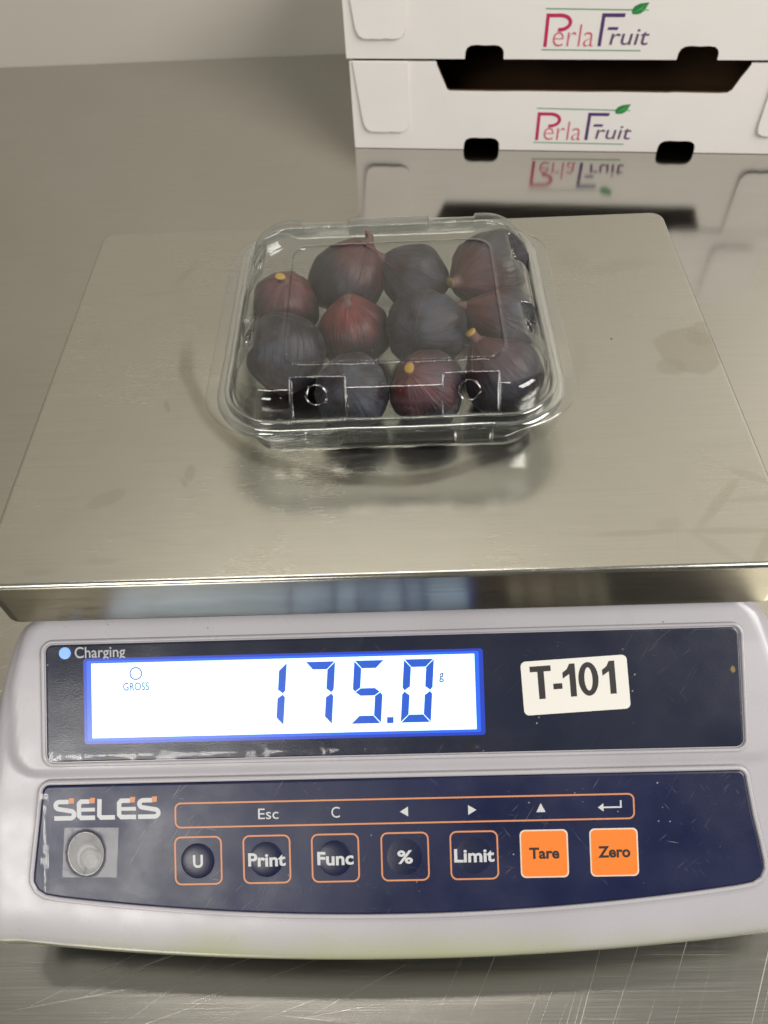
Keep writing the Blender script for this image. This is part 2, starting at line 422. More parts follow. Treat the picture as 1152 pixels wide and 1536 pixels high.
# ------------------------------------------------------------------ object helpers
def tag(o, label=None, cat=None, group=None, kind=None):
    if label: o['label'] = label
    if cat: o['category'] = cat
    if group: o['group'] = group
    if kind: o['kind'] = kind
    return o
def empty(name, loc):
    o = bpy.data.objects.new(name, None); COL.objects.link(o)
    o.empty_display_size = .02
    o.location = loc
    return o
def wloc(o):
    p = Vector((0, 0, 0))
    while o is not None:
        p += o.location; o = o.parent
    return p
def build(name, verts, faces, mats, parent=None, smooth=None, fm=None, base=None):
    """one mesh object from world-space vertices; its own origin sits on its parent's"""
    off = wloc(parent) if parent is not None else Vector(base or (0, 0, 0))
    me = bpy.data.meshes.new(name)
    me.from_pydata([tuple(Vector(v) - off) for v in verts], [], faces)
    if not isinstance(mats, (list, tuple)): mats = [mats]
    for m in mats: me.materials.append(m)
    if fm:
        for p, i in zip(me.polygons, fm): p.material_index = i
    me.validate(); me.update()
    bm = bmesh.new(); bm.from_mesh(me)
    bmesh.ops.recalc_face_normals(bm, faces=bm.faces)
    bm.to_mesh(me); bm.free()
    if smooth is not None:
        me.shade_smooth()
        me.set_sharp_from_angle(angle=math.radians(smooth))
    o = bpy.data.objects.new(name, me); COL.objects.link(o)
    if parent is not None: o.parent = parent
    else: o.location = off
    return o
def rrect(x0, x1, y0, y1, r, n=6):
    pts = []
    for (cx, cy, a0) in ((x1 - r, y1 - r, 0), (x0 + r, y1 - r, 90), (x0 + r, y0 + r, 180), (x1 - r, y0 + r, 270)):
        for k in range(n + 1):
            a = math.radians(a0 + 90 * k / n)
            pts.append((cx + r * math.cos(a), cy + r * math.sin(a)))
    return pts
def slab(outline, f, h0, h1, bev=0.0, cap_bottom=True):
    """a plate with a bevelled top edge from a 2D outline; f(x, y, h) maps to the world"""
    n = len(outline)
    cx = sum(p[0] for p in outline) / n; cy = sum(p[1] for p in outline) / n
    rings = [(0, h0)]
    if bev: rings += [(0, h1 - bev), (bev * .3, h1 - bev * .3), (bev, h1), (bev * 1.35, h1)]
    else: rings += [(0, h1)]
    def inset(d):
        if d == 0: return outline
        out = []
        area2 = sum(outline[i][0] * outline[(i + 1) % n][1] - outline[(i + 1) % n][0] * outline[i][1] for i in range(n))
        sg = 1 if area2 > 0 else -1
        for i in range(n):
            a = Vector(outline[i - 1]); c = Vector(outline[(i + 1) % n]); t = (c - a).normalized()
            nn = Vector((-t.y, t.x)) * sg
            out.append((outline[i][0] + nn.x * d, outline[i][1] + nn.y * d))
        return out
    V, F = [], []
    for d, h in rings:
        V += [f(x, y, h) for x, y in inset(d)]
    for k in range(len(rings) - 1):
        for i in range(n):
            j = (i + 1) % n
            F.append((k * n + i, k * n + j, (k + 1) * n + j, (k + 1) * n + i))
    F.append(tuple((len(rings) - 1) * n + i for i in range(n)))
    if cap_bottom: F.append(tuple(range(n - 1, -1, -1)))
    return V, F
def ring_strip(outline, width, f, h0, h1):
    """a flat closed line of given width along an outline, with a little thickness"""
    n = len(outline); V, F = [], []
    cx = sum(p[0] for p in outline) / n; cy = sum(p[1] for p in outline) / n
    def off(d):
        out = []
        for i in range(n):
            a = Vector(outline[i - 1]); c = Vector(outline[(i + 1) % n]); t = (c - a).normalized()
            out.append((outline[i][0] + t.y * d, outline[i][1] - t.x * d))
        return out
    o_, i_ = off(width / 2), off(-width / 2)
    for loop, h in ((o_, h0), (o_, h1), (i_, h1), (i_, h0)):
        V += [f(x, y, h) for x, y in loop]
    for k in range(3):
        for i in range(n):
            j = (i + 1) % n
            F.append((k * n + i, k * n + j, (k + 1) * n + j, (k + 1) * n + i))
    return V, F
def tube(path, r, closed=False, seg=8):
    V, F = [], []
    n = len(path); P = [Vector(p) for p in path]
    for i in range(n):
        a = P[i - 1] if (closed or i > 0) else P[i]
        c = P[(i + 1) % n] if (closed or i < n - 1) else P[i]
        t = (c - a).normalized()
        u = t.cross(Vector((0.12, -.57, .81))).normalized(); w = t.cross(u)
        rr = r[i] if isinstance(r, (list, tuple)) else r
        for k in range(seg):
            q = 2 * math.pi * k / seg
            V.append(P[i] + (u * math.cos(q) + w * math.sin(q)) * rr)
    for i in range(n if closed else n - 1):
        j = (i + 1) % n
        for k in range(seg):
            l = (k + 1) % seg
            F.append((i * seg + k, i * seg + l, j * seg + l, j * seg + k))
    if not closed:
        F.append(tuple(range(seg))); F.append(tuple((n - 1) * seg + k for k in range(seg)))
    return V, F
def text2d(s, bold=0.0):
    cu = bpy.data.curves.new("t", 'FONT'); cu.body = s
    cu.dimensions = '2D'; cu.fill_mode = 'BOTH'; cu.offset = bold; cu.resolution_u = 4
    o = bpy.data.objects.new("t", cu); COL.objects.link(o)
    dg = bpy.context.evaluated_depsgraph_get(); dg.update()
    me = bpy.data.meshes.new_from_object(o.evaluated_get(dg))
    V = [(v.co.x, v.co.y) for v in me.vertices]; F = [tuple(p.vertices) for p in me.polygons]
    bpy.data.objects.remove(o); bpy.data.curves.remove(cu); bpy.data.meshes.remove(me)
    return V, F
def lettering(s, x0, x1, ytop, ybot, f, h, m, parent, bold=0.0, name="lettering", shear=0.0):
    """text squeezed into a box; y counts downwards in the box like t on the sloped panel when ybot > ytop"""
    V, F = text2d(s, bold)
    ax = min(v[0] for v in V); bx = max(v[0] for v in V); ay = min(v[1] for v in V); by = max(v[1] for v in V)
    W_ = []
    for x, y in V:
        u = (x - ax) / (bx - ax); w = (y - ay) / (by - ay)
        yy = ybot + (ytop - ybot) * w
        W_.append(f(x0 + (x1 - x0) * u + shear * w, yy, h))
    return build(name, W_, F, m, parent)
def flat(name, polys, f, h, m, parent):
    V, F = [], []
    for p in polys:
        b0 = len(V); V += [f(x, y, h) for x, y in p]; F.append(tuple(range(b0, b0 + len(p))))
    return build(name, V, F, m, parent)
def stroke(pts, w):
    """2D polyline -> list of quads with mitred joints"""
    P = [Vector(p) for p in pts]; Ls, Rs = [], []
    for i, p in enumerate(P):
        d1 = (P[i] - P[i - 1]).normalized() if i > 0 else (P[1] - P[0]).normalized()
        d2 = (P[i + 1] - P[i]).normalized() if i < len(P) - 1 else d1
        t = (d1 + d2).normalized(); nn = Vector((-t.y, t.x))
        k = 1 / max(.5, nn.dot(Vector((-d1.y, d1.x))))
        Ls.append(p + nn * w / 2 * k); Rs.append(p - nn * w / 2 * k)
    return [[tuple(Ls[i]), tuple(Ls[i + 1]), tuple(Rs[i + 1]), tuple(Rs[i])] for i in range(len(P) - 1)]
def arc(cx, cy, rx, ry, a0, a1, n=8):
    return [(cx + rx * math.cos(math.radians(a0 + (a1 - a0) * k / n)), cy + ry * math.sin(math.radians(a0 + (a1 - a0) * k / n))) for k in range(n + 1)]

# ------------------------------------------------------------------ setting: wall and worktop
yw = math.radians(-0.9)
WY = -.1488 + (0.23285622 + PLAT) / 0.35285622 * .8905
def on_wall(x, d, z):   # along the wall line, distance in front of it, height
    return Vector((x * math.cos(yw) + d * math.sin(yw), WY + x * math.sin(yw) - d * math.cos(yw), z))
V = [on_wall(x, d, z) for x in (-2.4, 2.4) for d in (0, -.05) for z in (-.9, 2.4)]
wall = build("wall", V, [(0, 1, 5, 4), (2, 3, 7, 6), (0, 1, 3, 2), (4, 5, 7, 6), (1, 3, 7, 5), (0, 2, 6, 4)], M['wall'])
tag(wall, kind='structure')

tb = empty("steel_table", (0, .2, 0))
tag(tb, "brushed stainless steel worktop with scratched front, carrying the scale and the cardboard trays", "table")
o2 = []
xs = [-1.1, 1.1]
top = [on_wall(-1.1, .002, 0).to_tuple(), on_wall(1.1, .002, 0).to_tuple(), (1.1, -.42, 0), (-1.1, -.42, 0)]
outl = [(p[0], p[1]) for p in top][::-1]
Vt, Ft = slab(outl, lambda x, y, h: Vector((x, y, h)), -.035, 0.0, .003)
build("tabletop", Vt, Ft, M['table'], tb, 30)
for sx in (-1.0, 1.0):
    for sy in (-.36, .66):
        Vl, Fl = slab(rrect(sx - .02, sx + .02, sy - .02, sy + .02, .004, 3), lambda x, y, h: Vector((x, y, h)), -.88, -.0355)
        build("leg", Vl, Fl, M['table'], tb, 30)

# ------------------------------------------------------------------ weighing scale
ZS = PLAT - .033
sl = math.radians(35.5)
cs_, sn_ = math.cos(sl), math.sin(sl)
def S(x, t, h=0.0):
    """mm on the sloped front (x across, t down the slope, h proud of it) -> world"""
    return Vector((x / 1000, (-t * cs_ - h * sn_) / 1000, ZS + (-t * sn_ + h * cs_) / 1000))
scale = empty("weighing_scale", (0, .10, 0))
tag(scale, "electronic weighing scale with lit display, navy keypad and steel platter, standing on the worktop", "weighing scale")

# housing: rows from the back plateau, over the raised display block, down the keypad slope to the lip
def tlip(x): return 133.5 - 7.4 * (x / 134.0) ** 2
def smooth01(a): a = max(0, min(1, a)); return a * a * (3 - 2 * a)
rows, cols = [], 96
NT = 80
def halfw(t):
    if t <= -3: return 145.0
    return 145.0 + 21.0 * min(1.0, math.sqrt((t + 3) / 70.0))
def housing_point(i, k):
    u = -1 + 2 * i / cols
    s = k / NT                                   # 0 under the platter .. 1 at the lip
    t0 = -16 + (130 + 16) * s
    w = halfw(t0)
    x = math.copysign(1 - (1 - abs(u)) ** 1.6, u) * w
    xl = min(abs(x), 150)
    tl = tlip(xl)
    t = t0 if t0 < 60 else 60 + (t0 - 60) * (tl - 60) / 70.0
    h = -1.5
    # raised block round the display, with a rounded lower edge
    bw = 146.0 + 6.0 * min(1, max(0, (t + 3) / 25.0))
    dx = bw - abs(x); dt = 57.5 - t
    R = 12.0
    if dx < R and dt < R: d = R - math.hypot(R - dx, R - dt)
    else: d = min(dx, dt)
    h += 1.25 * smooth01((d + .5) / 2.6)
    # convex nose towards the lip
    e = tl - t
    if e < 17: h -= 1.6 * ((17 - e) / 17) ** 2
    if e < 3: h -= 3 - math.sqrt(max(0, 9 - (3 - e) ** 2))
    # rounded shoulders at the sides
    g = w - abs(x)
    if g < 9: h -= 9 - math.sqrt(max(0, 81 - (9 - g) ** 2))
    p = S(x, t, h)
    cap = PLAT - .0285
    if p.z > cap - .0012:
        p.z = cap - .0012 + .0012 * (1 - math.exp(-(p.z - cap + .0012) / .0012))
    return p
V, F = [], []
back = [(.235, 145), (.12, 145), (.03, 145)]
for yb, w in back:
    for i in range(cols + 1):
        u = -1 + 2 * i / cols
        x = math.copysign(1 - (1 - abs(u)) ** 1.6, u) * w
        g = w - abs(x); dz = 0 if g >= 9 else 9 - math.sqrt(max(0, 81 - (9 - g) ** 2))
        V.append(Vector((x / 1000, yb, PLAT - .0285 - dz / 1000)))
for k in range(NT + 1):
    for i in range(cols + 1): V.append(housing_point(i, k))
nr = NT + 1 + len(back); nc = cols + 1
for r in range(nr - 1):
    for i in range(cols):
        F.append((r * nc + i, r * nc + i + 1, (r + 1) * nc + i + 1, (r + 1) * nc + i))
loop = [i for i in range(nc)] + [r * nc + nc - 1 for r in range(1, nr)] + [(nr - 1) * nc + i for i in range(nc - 2, -1, -1)] + [r * nc for r in range(nr - 2, 0, -1)]
ctr = Vector((0, .07, 0))
prev = loop
for (z, ins) in ((.0325, .0000), (.0313, .0012), (.0313, .016)):
    cur = []
    for q in loop:
        p = V[q]; dirv = Vector((p.x, p.y - .07, 0)); ln = dirv.length
        zz = min(p.z - .0006, z)
        wide = 0.004 if abs(p.x) > .14 and p.y > -.08 else 0.0
        qv = p + Vector((math.copysign(wide, p.x), 0, 0)) - dirv / ln * ins
        V.append(Vector((qv.x, qv.y, zz))); cur.append(len(V) - 1)
    for a in range(len(loop)):
        b_ = (a + 1) % len(loop)
        F.append((prev[a], prev[b_], cur[b_], cur[a]))
    prev = cur
build("housing", V, F, M['body'], scale, 50)
Vb, Fb = slab([(-.140, -.078), (.140, -.078), (.136, .222), (-.136, .222)], lambda x, y, h: Vector((x, y, h)), .0095, .0325)
build("base_plate", Vb, Fb, M['under'], scale, 30)
for x in (-.125, .125):
    for y in (-.055, .20):
        V, F = slab(arc(x, y, .014, .014, 0, 345, 23), lambda a, b, h: Vector((a, b, h)), 0.0, .0095, .0015)
        build("rubber_foot", V, F, M['black'], scale, 40)

# platter: pan with rounded plan corners, rolled top edge and a skirt
def plat_loop(ins, z, r):
    return [Vector((x, y, z)) for x, y in rrect(-.150 + ins, .150 - ins, ins, .225 - ins, r, 8)]
prof = [(.0004, PLAT - .0258), (.0001, PLAT - .0255), (0.0, PLAT - .0252), (0.0, PLAT - .0246), (0.0, PLAT - .0024), (0.0, PLAT - .0018)]
for k in range(1, 8):
    a = math.radians(90 * k / 7)
    prof.append((.0018 - .0018 * math.cos(a), PLAT - .0018 + .0018 * math.sin(a)))
V, F = [], []
full = [(.0020, PLAT - .0258)] + prof + [(.0024, PLAT), (.0040, PLAT)]
for ins, z in full: V += plat_loop(ins, z, max(.007 - ins, .0045))
n = len(plat_loop(0, 0, .01))
for k in range(len(full) - 1):
    for i in range(n):
        j = (i + 1) % n
        F.append((k * n + i, k * n + j, (k + 1) * n + j, (k + 1) * n + i))
F.append(tuple((len(full) - 1) * n + i for i in range(n)))
b0 = len(V)
V += plat_loop(.0020, PLAT - .0015, .008)
for i in range(n):
    j = (i + 1) % n
    F.append((i, j, b0 + j, b0 + i))
F.append(tuple(b0 + i for i in range(n)))
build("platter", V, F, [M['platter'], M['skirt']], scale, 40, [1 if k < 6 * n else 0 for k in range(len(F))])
V, F = slab(arc(0, .1125, .03, .03, 0, 350, 35), lambda a, b, h: Vector((a, b, h)), PLAT - .0285, PLAT - .0016)
build("platter_support", V, F, M['under'], scale, 40)

# display panel
dp_out = rrect(-136.6, 136.6, 5.5, 52.0, 3.2, 6)
V, F = slab(dp_out, S, -1.4, 0.0, .7)
dpanel = build("display_panel", V, F, M['display'], scale, 35)
V, F = tube([S(x, t, -.15) for x, t in rrect(-137.6, 137.6, 4.5, 53.0, 4.2, 8)], .00085, True)
build("panel_rim", V, F, M['body'], scale, 60)
V, F = slab(rrect(-121.2, 37.0, 11.4, 45.0, 1.2, 4), S, .0, .06); build("bloom_halo_outer", V, F, M['lcd_halo_outer'], dpanel)  # bloom halo round the screen, built as two nested glowing plates
V, F = slab(rrect(-119.9, 35.3, 12.4, 43.8, .7, 4), S, .0, .11); build("bloom_halo_inner", V, F, M['lcd_edge'], dpanel)
V, F = slab(rrect(-118.0, 33.6, 13.4, 42.7, .2, 2), S, .0, .16); build("lcd_screen", V, F, M['lcd'], dpanel)
H = .20
DW, DH, SLN, TH, GP = 11.8, 24.6, 2.0, 3.15, .22
def seg_poly(which):
    w, h, t = DW, DH, TH; g = GP; m = h / 2
    hx = {'a': [(g, 0), (w - g, 0), (w - t, t - g * .4), (t, t - g * .4)],
          'g': [(g + .9, m), (t, m - t / 2 + .1), (w - t, m - t / 2 + .1), (w - g - .9, m), (w - t, m + t / 2 - .1), (t, m + t / 2 - .1)],
          'd': [(t, h - t + g * .4), (w - t, h - t + g * .4), (w - g, h), (g, h)],
          'f': [(0, g), (t - g, t), (t - g, m - t / 2 - .1), (.9, m - g), (0, m - t / 2 + .3)],
          'b': [(w, g), (w, m - t / 2 + .3), (w - .9, m - g), (w - t + g, m - t / 2 - .1), (w - t + g, t)],
          'e': [(0, h - g), (0, m + t / 2 - .3), (.9, m + g), (t - g, m + t / 2 + .1), (t - g, h - t)],
          'c': [(w, h - g), (w - t + g, h - t), (w - t + g, m + t / 2 + .1), (w - .9, m + g), (w, m + t / 2 - .3)]}
    return hx[which]
for ch, x0 in (('bc', -51.9), ('abc', -32.8), ('afgcd', -13.5), ('abcdef', 6.0)):
    polys = [[(x0 + x - SLN * y / DH, 14.9 + y) for x, y in seg_poly(s)] for s in ch]
    flat("digit", polys, S, H, M['seg'], dpanel)
flat("decimal_point", [[(-1.3, 37.2), (1.3, 37.2), (1.2, 39.6), (-1.4, 39.6)]], S, H, M['seg'], dpanel)
V, F = ring_strip(arc(-100.2, 17.7, 2.3, 2.3, 0, 352, 44), .5, S, .16, H); build("zero_mark", V, F, M['seg_thin'], dpanel)
lettering("GROSS", -105.4, -95.0, 21.2, 24.4, S, H, M['seg_thin'], dpanel, .012)
lettering("g", 19.6, 21.4, 20.6, 24.2, S, H, M['seg_thin'], dpanel, .012)
lettering("Charging", -124.6, -104.3, 6.7, 12.5, S, .06, M['print_mid'], dpanel, .008)
V, F = slab(arc(-128.5, 9.0, 2.35, 2.35, 0, 348, 30), S, 0, .5, .3); build("charging_light", V, F, M['led'], dpanel, 40)

# loose lower edge of the protective film over the display, and of the one over the keypad
def film_strip(a0, a1, b0, b1, na, nb, along_x, f0, amp, seed):
    V, F = [], []
    for i in range(na + 1):
        for k in range(nb + 1):
            a = a0 + (a1 - a0) * i / na; u = k / nb; b = b0 + (b1 - b0) * u
            w = .55 + .9 * noise.noise(Vector((a * .085, seed, 0))) + .5 * noise.noise(Vector((a * .27, seed, 2.0)))
            h = f0 + amp * max(0, w) * math.sin(math.pi * u) + .03 * noise.noise(Vector((a * .6, b * .6, seed)))
            V.append(S(a, b, h) if along_x else S(b, a, h))
    for i in range(na):
        for k in range(nb):
            F.append((i * (nb + 1) + k, (i + 1) * (nb + 1) + k, (i + 1) * (nb + 1) + k + 1, i * (nb + 1) + k + 1))
    return build("protective_film", V, F, M['film'], scale, 60)
film_strip(-135.5, 60, 46.4, 51.7, 300, 16, True, .12, .60, 3.0)
film_strip(64, 102, -139.6, -136.2, 60, 12, False, .05, .40, 7.0)
# sticker on the display panel
sa = math.radians(-2.6)
def ST(u, v, h): return S(51.4 + u * math.cos(sa) - v * math.sin(sa) * -1 * -1, 17.1 + u * math.sin(sa) + v * math.cos(sa), h)
V, F = slab(rrect(0, 41.3, 0, 20.9, 2.0, 5), ST, 0.0, .14)
stk = build("sticker", V, F, M['sticker'], scale)
def one(x): return [[(x + 2.9, 2.0), (x + 5.0, 2.0), (x + 5.0, 14.8), (x + 2.6, 14.8), (x + 2.6, 6.0), (x, 7.6), (x, 5.3), (x + 1.8, 4.0)]]
zero_o, zero_i = arc(25.9, 8.4, 3.9, 6.55, 0, 360, 32), arc(25.9, 8.4, 1.55, 4.5, 0, 360, 32)
zq = [[zero_o[k], zero_o[k + 1], zero_i[k + 1], zero_i[k]] for k in range(32)]
flat("lettering", [[(3.4, 2.1), (11.6, 2.1), (11.6, 4.3), (3.4, 4.3)], [(6.3, 4.3), (8.8, 4.3), (8.8, 14.9), (6.3, 14.9)], [(12.1, 9.3), (15.6, 9.3), (15.6, 11.5), (12.1, 11.5)]] + one(16.0) + zq + one(31.4), ST, .18, M['print_black'], stk)

# keypad panel: curved lower edge
out = []
def kl(x): return 113.4 - 9.0 * (x / 134.0) ** 2
out += [(-138.6 + 3 - 3 * math.cos(a), 61.0 + 3 - 3 * math.sin(a)) for a in [math.radians(q) for q in range(0, 91, 15)]]
out += [(136.6 - 3 + 3 * math.sin(a), 61.0 + 3 - 3 * math.cos(a)) for a in [math.radians(q) for q in range(0, 91, 15)]]
out += [(138.6, 78), (140.6, 88), (141.9, 95.5), (142.0, 98.5), (140.6, 101.6), (137.6, 103.6)]
out += [(x, kl(x)) for x in range(132, -133, -6)]
out += [(-137.8, 103.6), (-141.0, 101.6), (-142.6, 98.5), (-142.5, 95.5), (-141.2, 85), (-139.8, 74)]
V, F = slab(out, S, -2.2, -.15, .7)
kp = build("keypad_panel", V, F, M['keypad'], scale, 35)
def outset(pts, d):
    n = len(pts); res = []
    for i in range(n):
        a = Vector(pts[i - 1]); c = Vector(pts[(i + 1) % n]); t = (c - a).normalized()
        res.append((pts[i][0] + t.y * d, pts[i][1] - t.x * d))
    return res
V, F = tube([S(x, t, -.75) for x, t in outset(out, 1.0)], .0010, True)
build("panel_rim", V, F, M['body'], scale, 60)
K = lambda x, t, h: S(x, t, h - .15)
V, F = ring_strip(rrect(-85.7, 93.3, 69.0, 78.4, 2.2, 6), .62, K, 0, .05); build("key_line", V, F, M['print_orange'], kp)
lettering("Esc", -53.0, -45.0, 71.7, 75.8, K, .05, M['print_grey'], kp, .0)
lettering("C", -24.2, -20.9, 71.6, 75.8, K, .05, M['print_grey'], kp, .0)
flat("arrow_mark", [[(2.6, 74.0), (5.8, 72.1), (5.8, 75.9)]], K, .05, M['print_grey'], kp)
flat("arrow_mark", [[(32.4, 73.9), (29.2, 72.0), (29.2, 75.8)]], K, .05, M['print_grey'], kp)
flat("arrow_mark", [[(57.4, 71.9), (59.2, 75.3), (55.6, 75.3)]], K, .05, M['print_grey'], kp)
flat("enter_mark", [[(79.4, 74.0), (81.6, 72.4), (81.6, 75.6)], [(81.6, 73.7), (88.6, 73.7), (88.6, 74.3), (81.6, 74.3)], [(88.0, 71.4), (88.6, 71.4), (88.6, 73.7), (88.0, 73.7)]], K, .05, M['print_grey'], kp)
# maker's lettering, drawn as bands with square orange accents
def band_letters():
    polys, acc = [], []
    T0, T1, th = 66.6, 74.7, 1.75
    mid = (T0 + T1) / 2
    def S_(x0, x1):
        p = [(x1 - 2.5, T0 + th / 2)] + [(x, y) for x, y in arc(x0 + 2.0, (T0 + mid) / 2 + .25, 1.6, (mid - T0) / 2 - .6, 270, 90, 8)]
        p += [(x, y) for x, y in arc(x1 - 1.9, (T1 + mid) / 2 - .25, 1.6, (T1 - mid) / 2 - .6, -90, 90, 8)]
        p += [(x0 - .2, T1 - th / 2)]
        return stroke(p, th)
    def E_(x0, x1):
        q = stroke([(x1 - 2.2, T0 + th / 2), (x0 + 1.8, T0 + th / 2), (x0 + .95, T0 + th), (x0 + .9, T1 - th), (x0 + 1.8, T1 - th / 2), (x1, T1 - th / 2)], th)
        return q + [[(x0 + 1.7, mid - th / 2 + .15), (x1, mid - th / 2 + .15), (x1, mid + th / 2 - .15), (x0 + 1.7, mid + th / 2 - .15)]]
    def L_(x0, x1):
        return stroke([(x0 + 1.2, T0), (x0 + .95, T1 - th), (x0 + 1.7, T1 - th / 2), (x1, T1 - th / 2)], th)
    polys += S_(-133.7, -125.6) + E_(-124.9, -117.6) + L_(-116.9, -109.7) + E_(-108.9, -101.3) + S_(-100.3, -92.1)
    for x in (-127.9, -119.6, -103.6, -94.9):
        acc.append([(x, T0 - .55), (x + 2.1, T0 - .55), (x + 1.9, T0 + 1.6), (x - .1, T0 + 1.6)])
    return polys, acc
pl, ac = band_letters()
flat("lettering", pl, K, .05, M['print_grey'], kp)
flat("logo_accent", ac, K, .07, M['print_orange'], kp)

# seven keys
keys = [(-77.0, "U", 3.9, 5.0, 0), (-50.0, "Print", 14.7, 5.2, 0), (-23.1, "Func", 14.2, 5.2, 0), (4.1, "%", 6.0, 5.2, 1), (31.0, "Limit", 15.6, 5.2, 1), (58.1, "Tare", 11.6, 4.4, 2), (85.0, "Zero", 12.4, 4.5, 2)]
for x, s, w, hgt, kind in keys:
    t0, t1 = 82.1, 100.5
    if kind == 2:
        V, F = slab(rrect(x - 9.3, x + 9.3, t0 - .1, t1 - .1, 2.0, 5), K, 0, .10, .04)
        b_ = build("button", V, F, M['key_border'], scale)
        V, F = slab(rrect(x - 8.75, x + 8.75, t0 + .45, t1 - .65, 1.7, 5), K, .05, .16, .03)
        build("key_face", V, F, M['key_orange'], b_, 40)
        lettering(s, x - w / 2, x + w / 2, 91.0 - hgt / 2, 91.0 + hgt / 2, K, .20, M['print_black'], b_, .032)
    else:
        # a low round dome pressed into the film, outline printed round it
        cx, cyy, R = x - .2, 91.4, 6.9 if kind == 0 else 6.6
        V, F = [], []
        nn = 36
        prof_d = [(1.05, .0), (1.0, -.10), (.95, .02), (.85, .20), (.65, .38), (.4, .50), (.15, .54)] if kind == 0 else [(1.04, .0), (.95, .05), (.8, .12), (.55, .19), (.3, .22), (.1, .23)]
        for rr, hh in prof_d:
            V += [K(cx + R * rr * math.cos(2 * math.pi * q / nn), cyy + R * 1.03 * rr * math.sin(2 * math.pi * q / nn), hh + .01) for q in range(nn)]
        for a in range(len(prof_d) - 1):
            for q in range(nn):
                r2 = (q + 1) % nn
                F.append((a * nn + q, a * nn + r2, (a + 1) * nn + r2, (a + 1) * nn + q))
        F.append(tuple((len(prof_d) - 1) * nn + q for q in range(nn)))
        b_ = build("button", V, F, M['dome'], scale, 60)
        V, F = ring_strip(rrect(x - 9.1, x + 9.1, t0 + .1, t1 - .1, 2.4, 6), .62, K, 0, .05)
        build("key_outline", V, F, M['print_orange'], b_)
        def KD(a, b, h, cx=cx, cyy=cyy, R=R, kind=kind):   # lettering follows the dome
            r = math.hypot((a - cx) / R, (b - cyy) / R)
            top = .58 if kind == 0 else .25
            return K(a, b, .07 + top * max(0, 1 - r * r) ** .8)
        lettering(s, x - w / 2, x + w / 2, 91.4 - hgt / 2, 91.4 + hgt / 2, KD, 0, M['print_grey'], b_, .028)
    b_['label'] = "%s key marked %s on the keypad" % ("orange" if kind == 2 else "orange outlined navy", s)

# bubble level under a square of clear tape
cx, ct = -121.4, 87.6
def cup(rings, m, name, parent, seg=40):
    V, F = [], []
    for (ox, ot, rx, rt, h) in rings:
        V += [K(cx + ox + rx * math.cos(2 * math.pi * q / seg), ct + ot + rt * math.sin(2 * math.pi * q / seg), h) for q in range(seg)]
    for a in range(len(rings) - 1):
        for q in range(seg):
            r2 = (q + 1) % seg
            F.append((a * seg + q, a * seg + r2, (a + 1) * seg + r2, (a + 1) * seg + q))
    F.append(tuple((len(rings) - 1) * seg + q for q in range(seg)))
    return build(name, V, F, m, parent, 50)
lev = cup([(0, 0, 7.0, 8.3, .0), (0, 0, 6.9, 8.2, .35), (.1, .1, 6.5, 7.8, .30), (.5, .9, 5.3, 6.4, .06)], M['level_cup'], "bubble_level", scale)
cup([(.9, 1.7, 4.9, 5.4, .07), (1.2, 1.9, 4.6, 5.1, .14), (1.3, 2.2, 3.9, 4.6, .12)], M['level_ring'], "level_ring", lev)
cup([(1.5, 2.3, 4.2, 4.6, .13), (1.7, 2.5, 3.9, 4.2, .30), (1.8, 2.6, 2.8, 3.0, .36)], M['level_fluid'], "level_vial", lev)
V, F = tube([K(cx + 1.9 + 3.0 * math.cos(q * math.pi / 20), ct + 3.1 + 3.1 * math.sin(q * math.pi / 20), .38) for q in range(40)], .00016, True, 6)
build("level_mark", V, F, M['level_ring'], lev)
V, F = tube([K(cx + 7.0 * math.cos(q * math.pi / 24), ct + 8.3 * math.sin(q * math.pi / 24), .30) for q in range(48)], .00022, True, 6)
build("level_rim", V, F, M['level_rim'], lev)
V, F = [], []
n = 44
for a in range(n + 1):
    for b in range(n + 1):
        x = -129.8 + 21.6 * a / n - 1.2 * b / n; t = 77.4 + 19.3 * b / n + .4 * a / n
        d = math.hypot((x - cx) / 7.2, (t - ct) / 8.5)
        h = .22 + .12 * smooth01((1.25 - d) / .3) + .09 * noise.noise(Vector((x * .22, t * .22, 3.1))) + .022 * noise.noise(Vector((x * .75, t * .75, 8.0)))
        V.append(K(x, t, max(h, .05) + (.25 if d < 1.05 else 0)))
for a in range(n):
    for b in range(n):
        F.append((a * (n + 1) + b, (a + 1) * (n + 1) + b, (a + 1) * (n + 1) + b + 1, a * (n + 1) + b + 1))
build("tape_patch", V, F, M['tape'], scale, 60)

